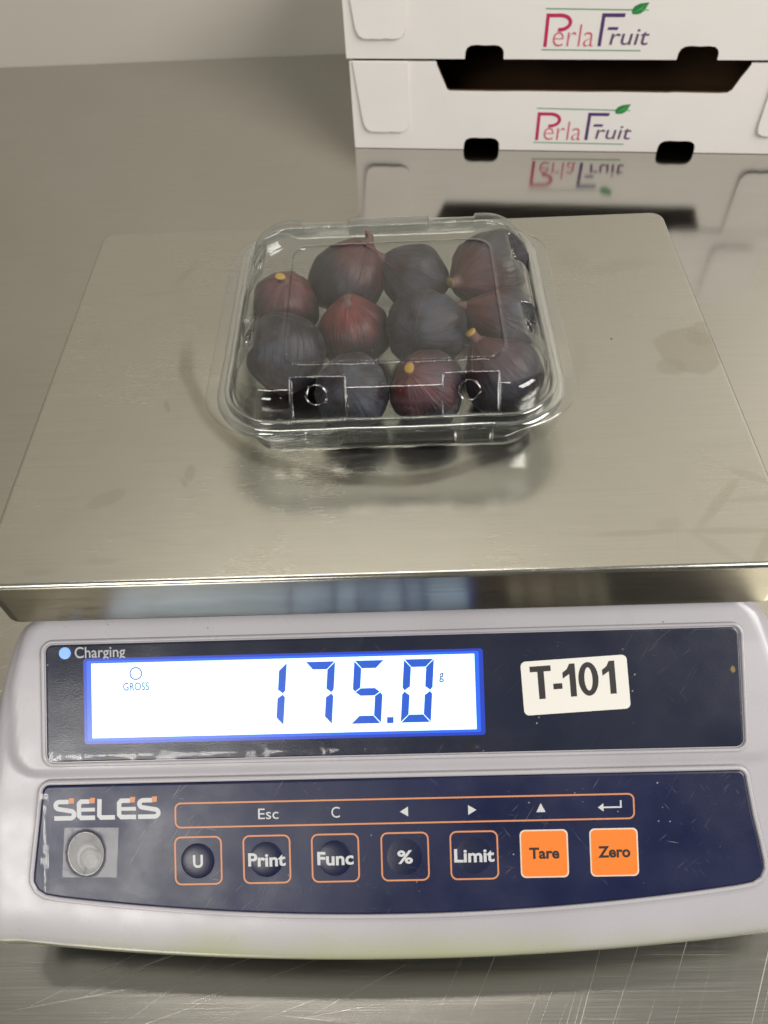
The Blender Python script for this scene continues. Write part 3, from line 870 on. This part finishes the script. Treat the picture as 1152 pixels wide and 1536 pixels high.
# ------------------------------------------------------------------ clear clamshell punnet
PX, PY = 4.0, 116.0                              # mm, centre on the platter
pun = empty("punnet", (PX / 1000, PY / 1000, PLAT))
tag(pun, "clear plastic clamshell punnet with vent holes, filled with dark figs, sitting on the steel platter", "fruit punnet")
def P3(x, y, z): return Vector(((PX + x) / 1000, (PY + y) / 1000, PLAT + z / 1000))
NSX, NSY, NC = 210, 200, 26
def loop_pts(sx, sy, rx, ry, z):
    """closed loop: straights of half length sx / sy and elliptical corners, always the same point order"""
    P = []
    for k in range(NSX): P.append((-sx + 2 * sx * k / NSX, -(sy + ry), 'f'))
    for k in range(NC): a = math.radians(-90 + 90 * k / NC); P.append((sx + rx * math.cos(a), -sy + ry * math.sin(a), 'c'))
    for k in range(NSY): P.append((sx + rx, -sy + 2 * sy * k / NSY, 'r'))
    for k in range(NC): a = math.radians(90 * k / NC); P.append((sx + rx * math.cos(a), sy + ry * math.sin(a), 'c'))
    for k in range(NSX): P.append((sx - 2 * sx * k / NSX, sy + ry, 'b'))
    for k in range(NC): a = math.radians(90 + 90 * k / NC); P.append((-sx + rx * math.cos(a), sy + ry * math.sin(a), 'c'))
    for k in range(NSY): P.append((-(sx + rx), sy - 2 * sy * k / NSY, 'l'))
    for k in range(NC): a = math.radians(180 + 90 * k / NC); P.append((-sx + rx * math.cos(a), -sy + ry * math.sin(a), 'c'))
    return [(x, y, z, s) for x, y, s in P]
SX, SY = 44.0, 42.0
def R_(hx, hy, z): return loop_pts(SX, SY, hx - SX, hy - SY, z)
outer = [(68.4, 67.6, 18.6), (68.2, 67.4, 20.5), (67.9, 67.1, 22.6), (67.5, 66.8, 23.8), (66.6, 66.1, 24.4), (65.0, 64.8, 24.5), (64.7, 64.5, 26.4), (64.2, 64.0, 27.1), (63.1, 63.0, 27.1), (62.5, 62.3, 26.2), (62.2, 61.9, 24.2), (61.3, 60.6, 24.2)]
# wall and rounded shoulder from the flange to the flat top
wallp = []
NWALL = 22
for k in range(1, NWALL + 1):
    a = math.radians(90 * k / NWALL)
    wallp.append([(53.0 + 8.3 * max(0, math.cos(a)) ** e, 51.5 + 9.1 * max(0, math.cos(a)) ** e, 24.6 + 12.2 * math.sin(a) ** e) for e in (.58, .92)])
def wall_ring(boxy, round_):     # boxier shoulder at the front, rounder towards the hinge
    out = []
    for p, q in zip(R_(*boxy), R_(*round_)):
        w = smooth01((p[1] + 52) / 60)
        out.append((p[0] + (q[0] - p[0]) * w, p[1] + (q[1] - p[1]) * w, p[2] + (q[2] - p[2]) * w, p[3]))
    return out
lidrings = [R_(*o) for o in outer] + [wall_ring(*w) for w in wallp]
i0, i1 = len(outer) - 1, len(outer) + NWALL - 1
pockets = {'f': (-27.0, 30.3), 'b': (-28.2, 29.6), 'l': (-22.0, 27.0), 'r': (-20.0, 28.0)}
PWX, PWY = 10.3, 9.6
holes = []
def pocket_w(x, y, s):
    if s in 'fb': d = min(abs(x - c) for c in pockets[s]); return 1 - smooth01((d - PWX) / .45)
    if s in 'lr': d = min(abs(y - c) for c in pockets[s]); return 1 - smooth01((d - PWY) / .45)
    return 0.0
base_ring, top_ring = [list(p) for p in lidrings[i0]], [list(p) for p in lidrings[i1]]
for k in range(i0 + 1, i1):
    u = (k - i0) / (i1 - i0)
    for i, (x, y, z, s) in enumerate(lidrings[k]):
        w = pocket_w(x, y, s)
        if w > 0:
            a, b = base_ring[i], top_ring[i]
            cxp, cyp, czp = a[0] + (b[0] - a[0]) * u, a[1] + (b[1] - a[1]) * u, a[2] + (b[2] - a[2]) * u
            lidrings[k][i] = (x + (cxp - x) * w, y + (cyp - y) * w, z + (czp - z) * w, s)
HU = .60
for s, cc in pockets.items():
    for c in cc:
        if s in 'fb':
            sg = -1 if s == 'f' else 1
            hc = Vector((c - .6 if s == 'f' else c, sg * (60.6 + (51.5 - 60.6) * HU), 24.6 + 12.2 * HU))
            nrm = Vector((0, sg * 12.2, 9.1)).normalized()
        else:
            sg = -1 if s == 'l' else 1
            hc = Vector((sg * (61.3 + (53.0 - 61.3) * HU), c, 24.6 + 12.2 * HU))
            nrm = Vector((sg * 12.2, 0, 8.3)).normalized()
        holes.append((hc, nrm, 3.75 if s == 'f' else 3.1))
def panel_ring(hx, hy, r, z): return loop_pts(hx - r, hy - r, r, r, z)
lidrings += [R_(51.5, 49.5, 37.0)]
lidrings += [[(x + 1.6, y - 5.0, z, s) for x, y, z, s in panel_ring(hx, hy, r, z)] for hx, hy, r, z in
             ((44.5, 39.9, 9.1, 37.0), (43.2, 38.6, 8.0, 37.05), (42.9, 38.3, 7.7, 37.45), (42.5, 37.9, 7.4, 37.45), (42.35, 37.75, 7.3, 36.3), (41.6, 37.0, 6.8, 36.15), (30, 26, 6, 36.15), (15, 13, 4, 36.1), (3, 3, 1, 36.1))]
def wob(x, y, z, amp=.16):
    p = Vector((x * .055, y * .055, z * .05 + 4.0))
    return amp * noise.noise(p) + amp * .5 * noise.noise(p * 2.7)
V, F = [], []
nl = len(lidrings[0])
for k, ring in enumerate(lidrings):
    for (x, y, z, s) in ring:
        # the skirt only hangs at the front and back between the corners
        if k <= 2:
            span = smooth01((50 - abs(x)) / 8) if s in 'fb' or abs(y) > 55 else 0.0
            z = 23.8 - (23.8 - z) * (.30 + .70 * span)
            if s == 'f' and (-32 < x < -19 or 24 < x < 37): z -= .7; y -= .5
        p = (x + wob(y, z, x), y + wob(x, z, y), z + wob(x, y, z, .22))
        V.append(Vector(p))
hole_faces = set()
def in_hole(p):
    for hc, nrm, r in holes:
        d = p - hc
        if abs(d.dot(nrm)) < 2.0 and (d - nrm * d.dot(nrm)).length < r: return True
    return False
for k in range(len(lidrings) - 1):
    for i in range(nl):
        j = (i + 1) % nl
        f = (k * nl + i, k * nl + j, (k + 1) * nl + j, (k + 1) * nl + i)
        c = (V[f[0]] + V[f[1]] + V[f[2]] + V[f[3]]) / 4
        if k >= i0 and in_hole(c): continue
        F.append(f)
F.append(tuple((len(lidrings) - 1) * nl + i for i in range(nl)))
used = {}
for f in F:
    for a in range(len(f)):
        e = tuple(sorted((f[a], f[(a + 1) % len(f)]))); used[e] = used.get(e, 0) + 1
for e, c in used.items():
    if c == 1:
        for q in e:
            for hc, nrm, r in holes:
                d = V[q] - hc; dn = d.dot(nrm); fl = d - nrm * dn
                if abs(dn) < 2.5 and fl.length < r * 1.6: V[q] = hc + nrm * dn + fl.normalized() * r
keep = sorted({q for f in F for q in f}); remap = {q: i for i, q in enumerate(keep)}
Vl = [P3(*V[q]) for q in keep]; Fl = [tuple(remap[q] for q in f) for f in F]
lid = build("lid", Vl, Fl, [M['lid'], M['lid_rim']], pun, 60, [1 if max(keep[q] for q in f) <= (i0 + 1) * nl else 0 for f in Fl])
sm = lid.modifiers.new("sheet", 'SOLIDIFY'); sm.thickness = .00035; sm.offset = 0
for hc, nrm, r in holes:
    u = nrm.orthogonal().normalized(); w = nrm.cross(u)
    ph = random.random() * 6
    path = []
    for q in range(36):
        a = q * math.pi / 18
        rr = r * (1 + .035 * math.sin(3 * a + ph) + .03 * math.sin(5 * a + 2 * ph))
        p = hc + (u * math.cos(a) + w * math.sin(a)) * rr + nrm * .1
        path.append(P3(*p))
    Vr, Fr = tube(path, .00019, True, 6)
    build("vent_hole_rim", Vr, Fr, M['rimring'], lid, 60)
# moulded edges down both sides of each pocket
for s, cc in pockets.items():
    sg = -1 if s in 'fl' else 1
    for c in cc:
        for e in (-1, 1):
            path = []
            for k in range(9):
                u = k / 8
                off_ = c + e * ((PWX if s in 'fb' else PWY) + .25)
                hx, hy, z = 61.3 + (53.0 - 61.3) * u, 60.6 + (51.5 - 60.6) * u, 24.7 + 12.1 * u
                lift = .9 * math.sin(math.pi * u)
                if s in 'fb': path.append(P3(off_, sg * (hy + lift * .8), z + lift))
                else: path.append(P3(sg * (hx + lift), off_, z + lift * .7))
            Vr, Fr = tube(path, [.00010 + .00014 * math.sin(math.pi * (k + .5) / 9) for k in range(9)], False, 6)
            build("pocket_edge", Vr, Fr, M['rimring'], lid, 60)
# base tray
trings = [(73.2, 67.2, 22.2), (73.0, 67.0, 22.8), (72.4, 66.4, 23.0), (66.0, 64.5, 22.8), (64.0, 63.4, 22.6), (63.2, 62.6, 21.6), (62.6, 61.9, 19.8), (61.6, 60.8, 19.2), (60.8, 59.8, 17.6), (59.6, 58.4, 9.0), (58.8, 57.6, 5.2), (57.4, 56.2, 2.6), (55.0, 53.8, 1.1), (51.0, 50.0, .6), (48.5, 46.5, .55)]
V, F = [], []
tr = [R_(*o) for o in trings] + [loop_pts(30, 28, 4, 4, .9), loop_pts(4, 4, 2, 2, 1.0)]
for k, ring in enumerate(tr):
    for i, (x, y, z, s) in enumerate(ring):
        if 8 <= k <= 10:                       # upright flutes in the tray wall
            fl = .55 * (0.5 + .5 * math.cos(i * 2 * math.pi / 41))
            ln = math.hypot(x, y); x -= x / ln * fl; y -= y / ln * fl
        V.append(P3(x + wob(y, z, x), y + wob(x, z, y), max(.35, z + (wob(x, y, z, .2) if z > 3 else 0))))
for k in range(len(tr) - 1):
    for i in range(nl):
        j = (i + 1) % nl
        F.append((k * nl + i, k * nl + j, (k + 1) * nl + j, (k + 1) * nl + i))
F.append(tuple((len(tr) - 1) * nl + i for i in range(nl)))
tray = build("base_tray", V, F, M['tray'], pun, 60)
sm = tray.modifiers.new("sheet", 'SOLIDIFY'); sm.thickness = .00035; sm.offset = 0
# hinge beads at the back and closing tabs at the front
for (a, b) in ((-20, 12), (22, 40)):
    V, F = tube([P3(a + (b - a) * k / 12, 67.0, 24.8 + .2 * math.sin(k)) for k in range(13)], .0011, False, 10)
    build("hinge", V, F, M['tray'], pun, 60)
for (a, b) in ((-46, -20), (24, 38)):
    Vt_, Ft_ = slab(rrect(a, b, 17.4, 24.4, .8, 4), lambda x, z, h: P3(x, -68.0 - h + (24 - z) * -.10, z), 0.0, .5, .2)
    build("closing_tab", Vt_, Ft_, M['lid'], pun, 60)

# ------------------------------------------------------------------ figs
def fig(label, x, y, r, zc, stem_dir, red, bloom, stem, neck=.22, stem_len=.42, squash=.92, seed=0):
    rnd = random.Random(seed)
    V, F = [], []
    nu, nv = 40, 26
    ph = [rnd.random() * 6.28 for _ in range(6)]
    for j in range(nv + 1):
        th = math.pi * j / nv
        for i in range(nu):
            q = 2 * math.pi * i / nu
            rr = 1 + .020 * math.sin(th) * math.cos(9 * q + ph[0] + .8 * math.sin(3 * q)) + .010 * math.sin(th) * math.cos(17 * q + ph[1])
            d = Vector((math.sin(th) * math.cos(q), math.sin(th) * math.sin(q), math.cos(th)))
            rr += .125 * noise.noise(d * 1.15 + Vector((seed * 1.7, 0, 0))) + .020 * noise.noise(d * 4 + Vector((0, seed, 0)))
            p = d * r * rr
            w = math.exp(-(th / .52) ** 2)
            p = Vector((p.x * (1 - .18 * w), p.y * (1 - .18 * w), p.z + r * neck * w))
            if th > 2.8: p.z += r * .05 * (th - 2.8) / .34
            V.append(p)
    for j in range(nv):
        for i in range(nu):
            k = (i + 1) % nu
            F.append((j * nu + i, (j + 1) * nu + i, (j + 1) * nu + k, j * nu + k))
    o = build("fig", [p / 1000 for p in V], F, make_fig_skin("fig_skin", red, bloom, seed * .31), None, 60)
    bmv = bmesh.new(); bmv.from_mesh(o.data); bmesh.ops.remove_doubles(bmv, verts=bmv.verts, dist=1e-6); bmv.to_mesh(o.data); bmv.free()
    rot = Vector(stem_dir).to_track_quat('Z', 'Y').to_matrix().to_4x4()
    loc = Matrix.Translation(Vector((x / 1000, y / 1000, PLAT + zc / 1000)))
    o.matrix_world = loc @ Matrix.Diagonal((1, 1, squash, 1)) @ rot if False else loc @ rot
    tag(o, label, "fig", "figs inside the clear punnet")
    # stalk
    z0 = r * (1 + neck) * .93
    n = 12; Vs, Fs, fm = [], [], []
    bend = Vector((rnd.uniform(-.25, .25), rnd.uniform(-.25, .25), 0))
    prof_ = [(.24, 0), (.185, .12), (.15, .3), (.130, .55), (.128, .8), (.140, .95), (.12, 1.0), (.04, 1.02)]
    for rr, hh in prof_:
        for k in range(n):
            a = 2 * math.pi * k / n
            Vs.append(Vector((r * rr * math.cos(a), r * rr * math.sin(a), z0 + r * stem_len * hh)) + bend * r * hh * hh * .5)
    for a in range(len(prof_) - 1):
        for k in range(n):
            l = (k + 1) % n; Fs.append((a * n + k, a * n + l, (a + 1) * n + l, (a + 1) * n + k)); fm.append(1 if a >= 4 else 0)
    Fs.append(tuple((len(prof_) - 1) * n + k for k in range(n))); fm.append(1)
    so = build("stem", [p / 1000 for p in Vs], Fs, [M['stem_brown'], stem], None, 60, fm)
    so.parent = o
    return o
TIP, GRN, BRN = M['stem_tip'], M['stem_green'], M['stem_brown']
figs = [
    ("dark fig with red flush and yellow stalk, at the back left of the punnet", -42.8, 136.0, 14.6, 15.6, (.12, -.12, .98), .62, .25, TIP, .05, .22),
    ("large purple fig with upright brown stalk, second from left in the back row", -15.3, 152.2, 16.6, 17.2, (.56, .20, .80), .45, .35, BRN, .20, .24),
    ("dark round fig with stalk pointing left, third from left in the back row", 17.0, 153.4, 14.6, 15.6, (-.85, .10, .52), .12, .55, BRN, .20, .50),
    ("largest fig with wine red side and stalk lying left, in the back right corner", 50.2, 153.0, 17.3, 17.8, (-.80, -.58, .14), .70, .40, GRN, .12, .28),
    ("brightest red fig with stub stalk, left of the middle of the punnet", -11.7, 115.4, 14.9, 16.2, (-.12, .06, .99), 1.0, .15, BRN, .06, .13),
    ("large bluish black fig with no stalk showing, in the middle of the punnet", 20.3, 114.6, 16.5, 17.0, (.35, .80, -.48), .10, .75, BRN, .10, .2),
    ("purple grey fig with long yellow tipped stalk pointing left, middle of the right side", 54.0, 117.2, 14.6, 16.4, (-.90, .12, .42), .55, .55, TIP, .30, .42),
    ("grey blue bloomed fig with faint red underside, front left corner", -40.6, 102.6, 16.0, 16.8, (-.2, -.45, -.87), .60, .80, BRN, .08, .1),
    ("grey fig behind the left front vent hole", -12.0, 78.4, 14.9, 15.8, (.1, .5, -.86), .15, .85, BRN, .08, .1),
    ("purple fig with round yellow stalk end facing out, front row right of centre", 18.6, 78.6, 14.6, 15.6, (-.40, -.30, .86), .62, .50, TIP, .06, .24),
    ("dark fig with curved yellow tipped stalk pointing up, front right corner", 50.4, 84.2, 15.4, 16.4, (-.60, .30, .74), .42, .50, TIP, .22, .34),
]
for i, a in enumerate(figs):
    a = list(a); a[3] *= 1.035
    fig(*a, seed=i + 3)

# ------------------------------------------------------------------ cardboard trays
BK = (0.23285622 + PLAT) / 0.35285622
th_b = math.radians(-6.5622)
Ub = Vector((math.cos(th_b), math.sin(th_b), 0)); Nb = Vector((-Ub.y, Ub.x, 0))
a0 = Vector((-0.02589456, 0.53905037, 0.0))
c0 = Vector((cam_loc.x, cam_loc.y, 0)) 
B0 = c0 + (a0 - c0) * BK
def card_tray(du, w0, label, tilt=0.0):
    root = empty("cardboard_tray", B0 + Ub * (.197 * BK) + Vector((0, 0, w0 * BK / 1000)))
    tag(root, label, "cardboard tray", "stacked white cardboard trays")
    def B(u, w, d=0.0):       # mm along the front, up, and d mm out of the front face towards the viewer
        return B0 + Ub * ((u + du) * BK / 1000) - Nb * (d / 1000) + Vector((0, 0, (w0 + w) * BK / 1000))
    Wd, Ht, T, DP = 394.0, 73.2, 3.2, 296.0
    # front wall: hand cut-out at the top, two foot notches below
    out = [(0, .4)]
    def notch(x0, x1, h):
        return [(x0, .4), (x0 + .3, h - 5), (x0 + 1.5, h - 2), (x0 + 4.5, h - .2), (x0 + 9, h + .3), ((x0 + x1) / 2, h - .1), (x1 - 9, h + .2), (x1 - 4.5, h - .3), (x1 - 1.5, h - 2.4), (x1 - .3, h - 5), (x1, .4)]
    out += notch(98.2, 129.8, 10.8) + notch(266.9, 298.5, 10.4) + [(Wd, .4), (Wd, Ht)]
    out += [(323.8, Ht), (322.0, 69.0), (318.5, 62.5), (317.6, 60.0), (314.6, 53.0), (311.5, 50.9), (305, 50.5), (268, 50.9), (264, 50.5), (222, 50.9), (200, 50.6), (150, 50.9), (120, 50.6), (84.5, 50.8), (82.2, 51.8), (73.0, 71.6), (72.0, Ht), (0, Ht)]
    n = len(out); V, F, fm = [], [], []
    for d in (0, -T): V += [B(u, w, d) for u, w in out]
    F.append(tuple(range(n))); fm.append(0)
    F.append(tuple(range(2 * n - 1, n - 1, -1))); fm.append(1)
    for i in range(n):
        j = (i + 1) % n; F.append((i, j, n + j, n + i))
        e = out[i], out[j]
        fm.append(1 if (72 < e[0][0] < 324 and 72 < e[1][0] < 324 and e[0][1] > 40) or (90 < e[0][0] < 300 and e[0][1] < 12) else 0)
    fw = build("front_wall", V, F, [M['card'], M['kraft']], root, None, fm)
    def panel(name, pts, inside):
        """six-sided board from 4 corners of its outer face and an inward vector"""
        V = [Vector(p) for p in pts] + [Vector(p) + inside for p in pts]
        F = [(0, 1, 2, 3), (7, 6, 5, 4)] + [(i, (i + 1) % 4, 4 + (i + 1) % 4, 4 + i) for i in range(4)]
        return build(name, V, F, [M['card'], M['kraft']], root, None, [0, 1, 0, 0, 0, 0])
    q = .8
    panel("side_wall", [B(-q, .4, -T - .3), B(-q, .4, -DP), B(-q, Ht - .6, -DP), B(-q, Ht - .6, -T - .3)], Ub * T / 1000)
    panel("side_wall", [B(Wd + q, .4, -T - .3), B(Wd + q, .4, -DP), B(Wd + q, Ht - .6, -DP), B(Wd + q, Ht - .6, -T - .3)], -Ub * T / 1000)
    panel("back_wall", [B(0, .4, -DP - .3), B(Wd, .4, -DP - .3), B(Wd, Ht, -DP - .3), B(0, Ht, -DP - .3)], -Nb * T / 1000)
    V = [B(u, w, d) for w in (11.4, 13.6) for u, d in ((3, -3.6), (Wd - 3, -3.6), (Wd - 3, -DP + 4), (3, -DP + 4))]
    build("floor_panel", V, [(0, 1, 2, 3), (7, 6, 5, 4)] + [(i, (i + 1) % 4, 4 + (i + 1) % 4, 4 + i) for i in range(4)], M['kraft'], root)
    # corner flaps folded over the rim and tucked flat against the front
    def flap(mirror):
        pts = [(2.7, Ht + .8), (49.6, Ht + .8), (49.4, 26), (48.9, 21), (47.0, 17.6), (43.5, 16.0), (38, 15.7), (33, 16.3), (30, 15.6), (20, 15.8), (15.5, 16.0), (11.6, 18.2), (9.2, 23.0), (8.0, 30)]
        if mirror: pts = [(Wd - u, w + .4) for u, w in pts][::-1]
        def f(u, w, h):
            lift = 1.5 * max(0.0, (40 - w) / 40)
            return B(u, w, .3 + h + lift)
        V, F = slab(pts, f, 0.0, .9, .25)
        return build("corner_flap", V, F, M['card'], root, 30)
    flap(False); flap(True)
    # crease line and printed mark
    fl = lambda u, w, h: B(u, w, .12 + h)
    P_ = stroke([(161.9, 9.6), (161.6, 32.3), (171.0, 32.3)] + arc(171.5, 27.2, 8.0, 5.1, 90, -90, 10) + [(170.5, 22.1)], 2.7)
    flat("lettering", P_, fl, 0, M['logo_red'], fw)
    lettering("erla", 167.4, 199.6, 26.0, 10.0, fl, .04, M['logo_pink'], fw, -.012)
    F_ = stroke([(204.4, 10.3), (204.2, 32.4), (220.4, 32.4)], 2.7) + [[(208.6, 22.0), (216.4, 22.0), (217.0, 24.1), (209.2, 24.1)]]
    flat("lettering", F_, fl, .0, M['logo_purple'], fw)
    lettering("ruit", 212.0, 241.4, 22.8, 11.2, fl, .04, M['logo_plum'], fw, .002, shear=1.2)
    flat("printed_line", [[(159.2, 36.6), (226.5, 35.6), (226.5, 36.4), (159.2, 37.4)]], fl, .0, M['logo_green'], fw)
    flat("printed_line", [[(159.4, 7.2), (237.4, 6.7), (237.4, 7.5), (159.4, 8.0)]], fl, .0, M['logo_green'], fw)
    lf = [(225.4, 33.2), (224.6, 36.0), (226.2, 38.6), (230.0, 40.4), (236.6, 41.2), (235.4, 38.6), (234.2, 35.6), (231.4, 33.4), (228.4, 32.9)]
    flat("leaf_mark", [lf], fl, .03, M['logo_leaf'], fw)
    flat("leaf_vein", [[(225.2, 33.0), (230.8, 36.2), (235.8, 40.6), (230.3, 36.9)], [(231.5, 36.0), (237.2, 35.4), (237.2, 36.2), (231.5, 36.6)]], fl, .06, M['logo_vein'], fw)
    return root
card_tray(0.0, 0.0, "white cardboard fruit tray standing on the steel table beneath another tray")
card_tray(-2.2, 75.4, "upper white cardboard fruit tray stacked on top of the other, at the photo's top")
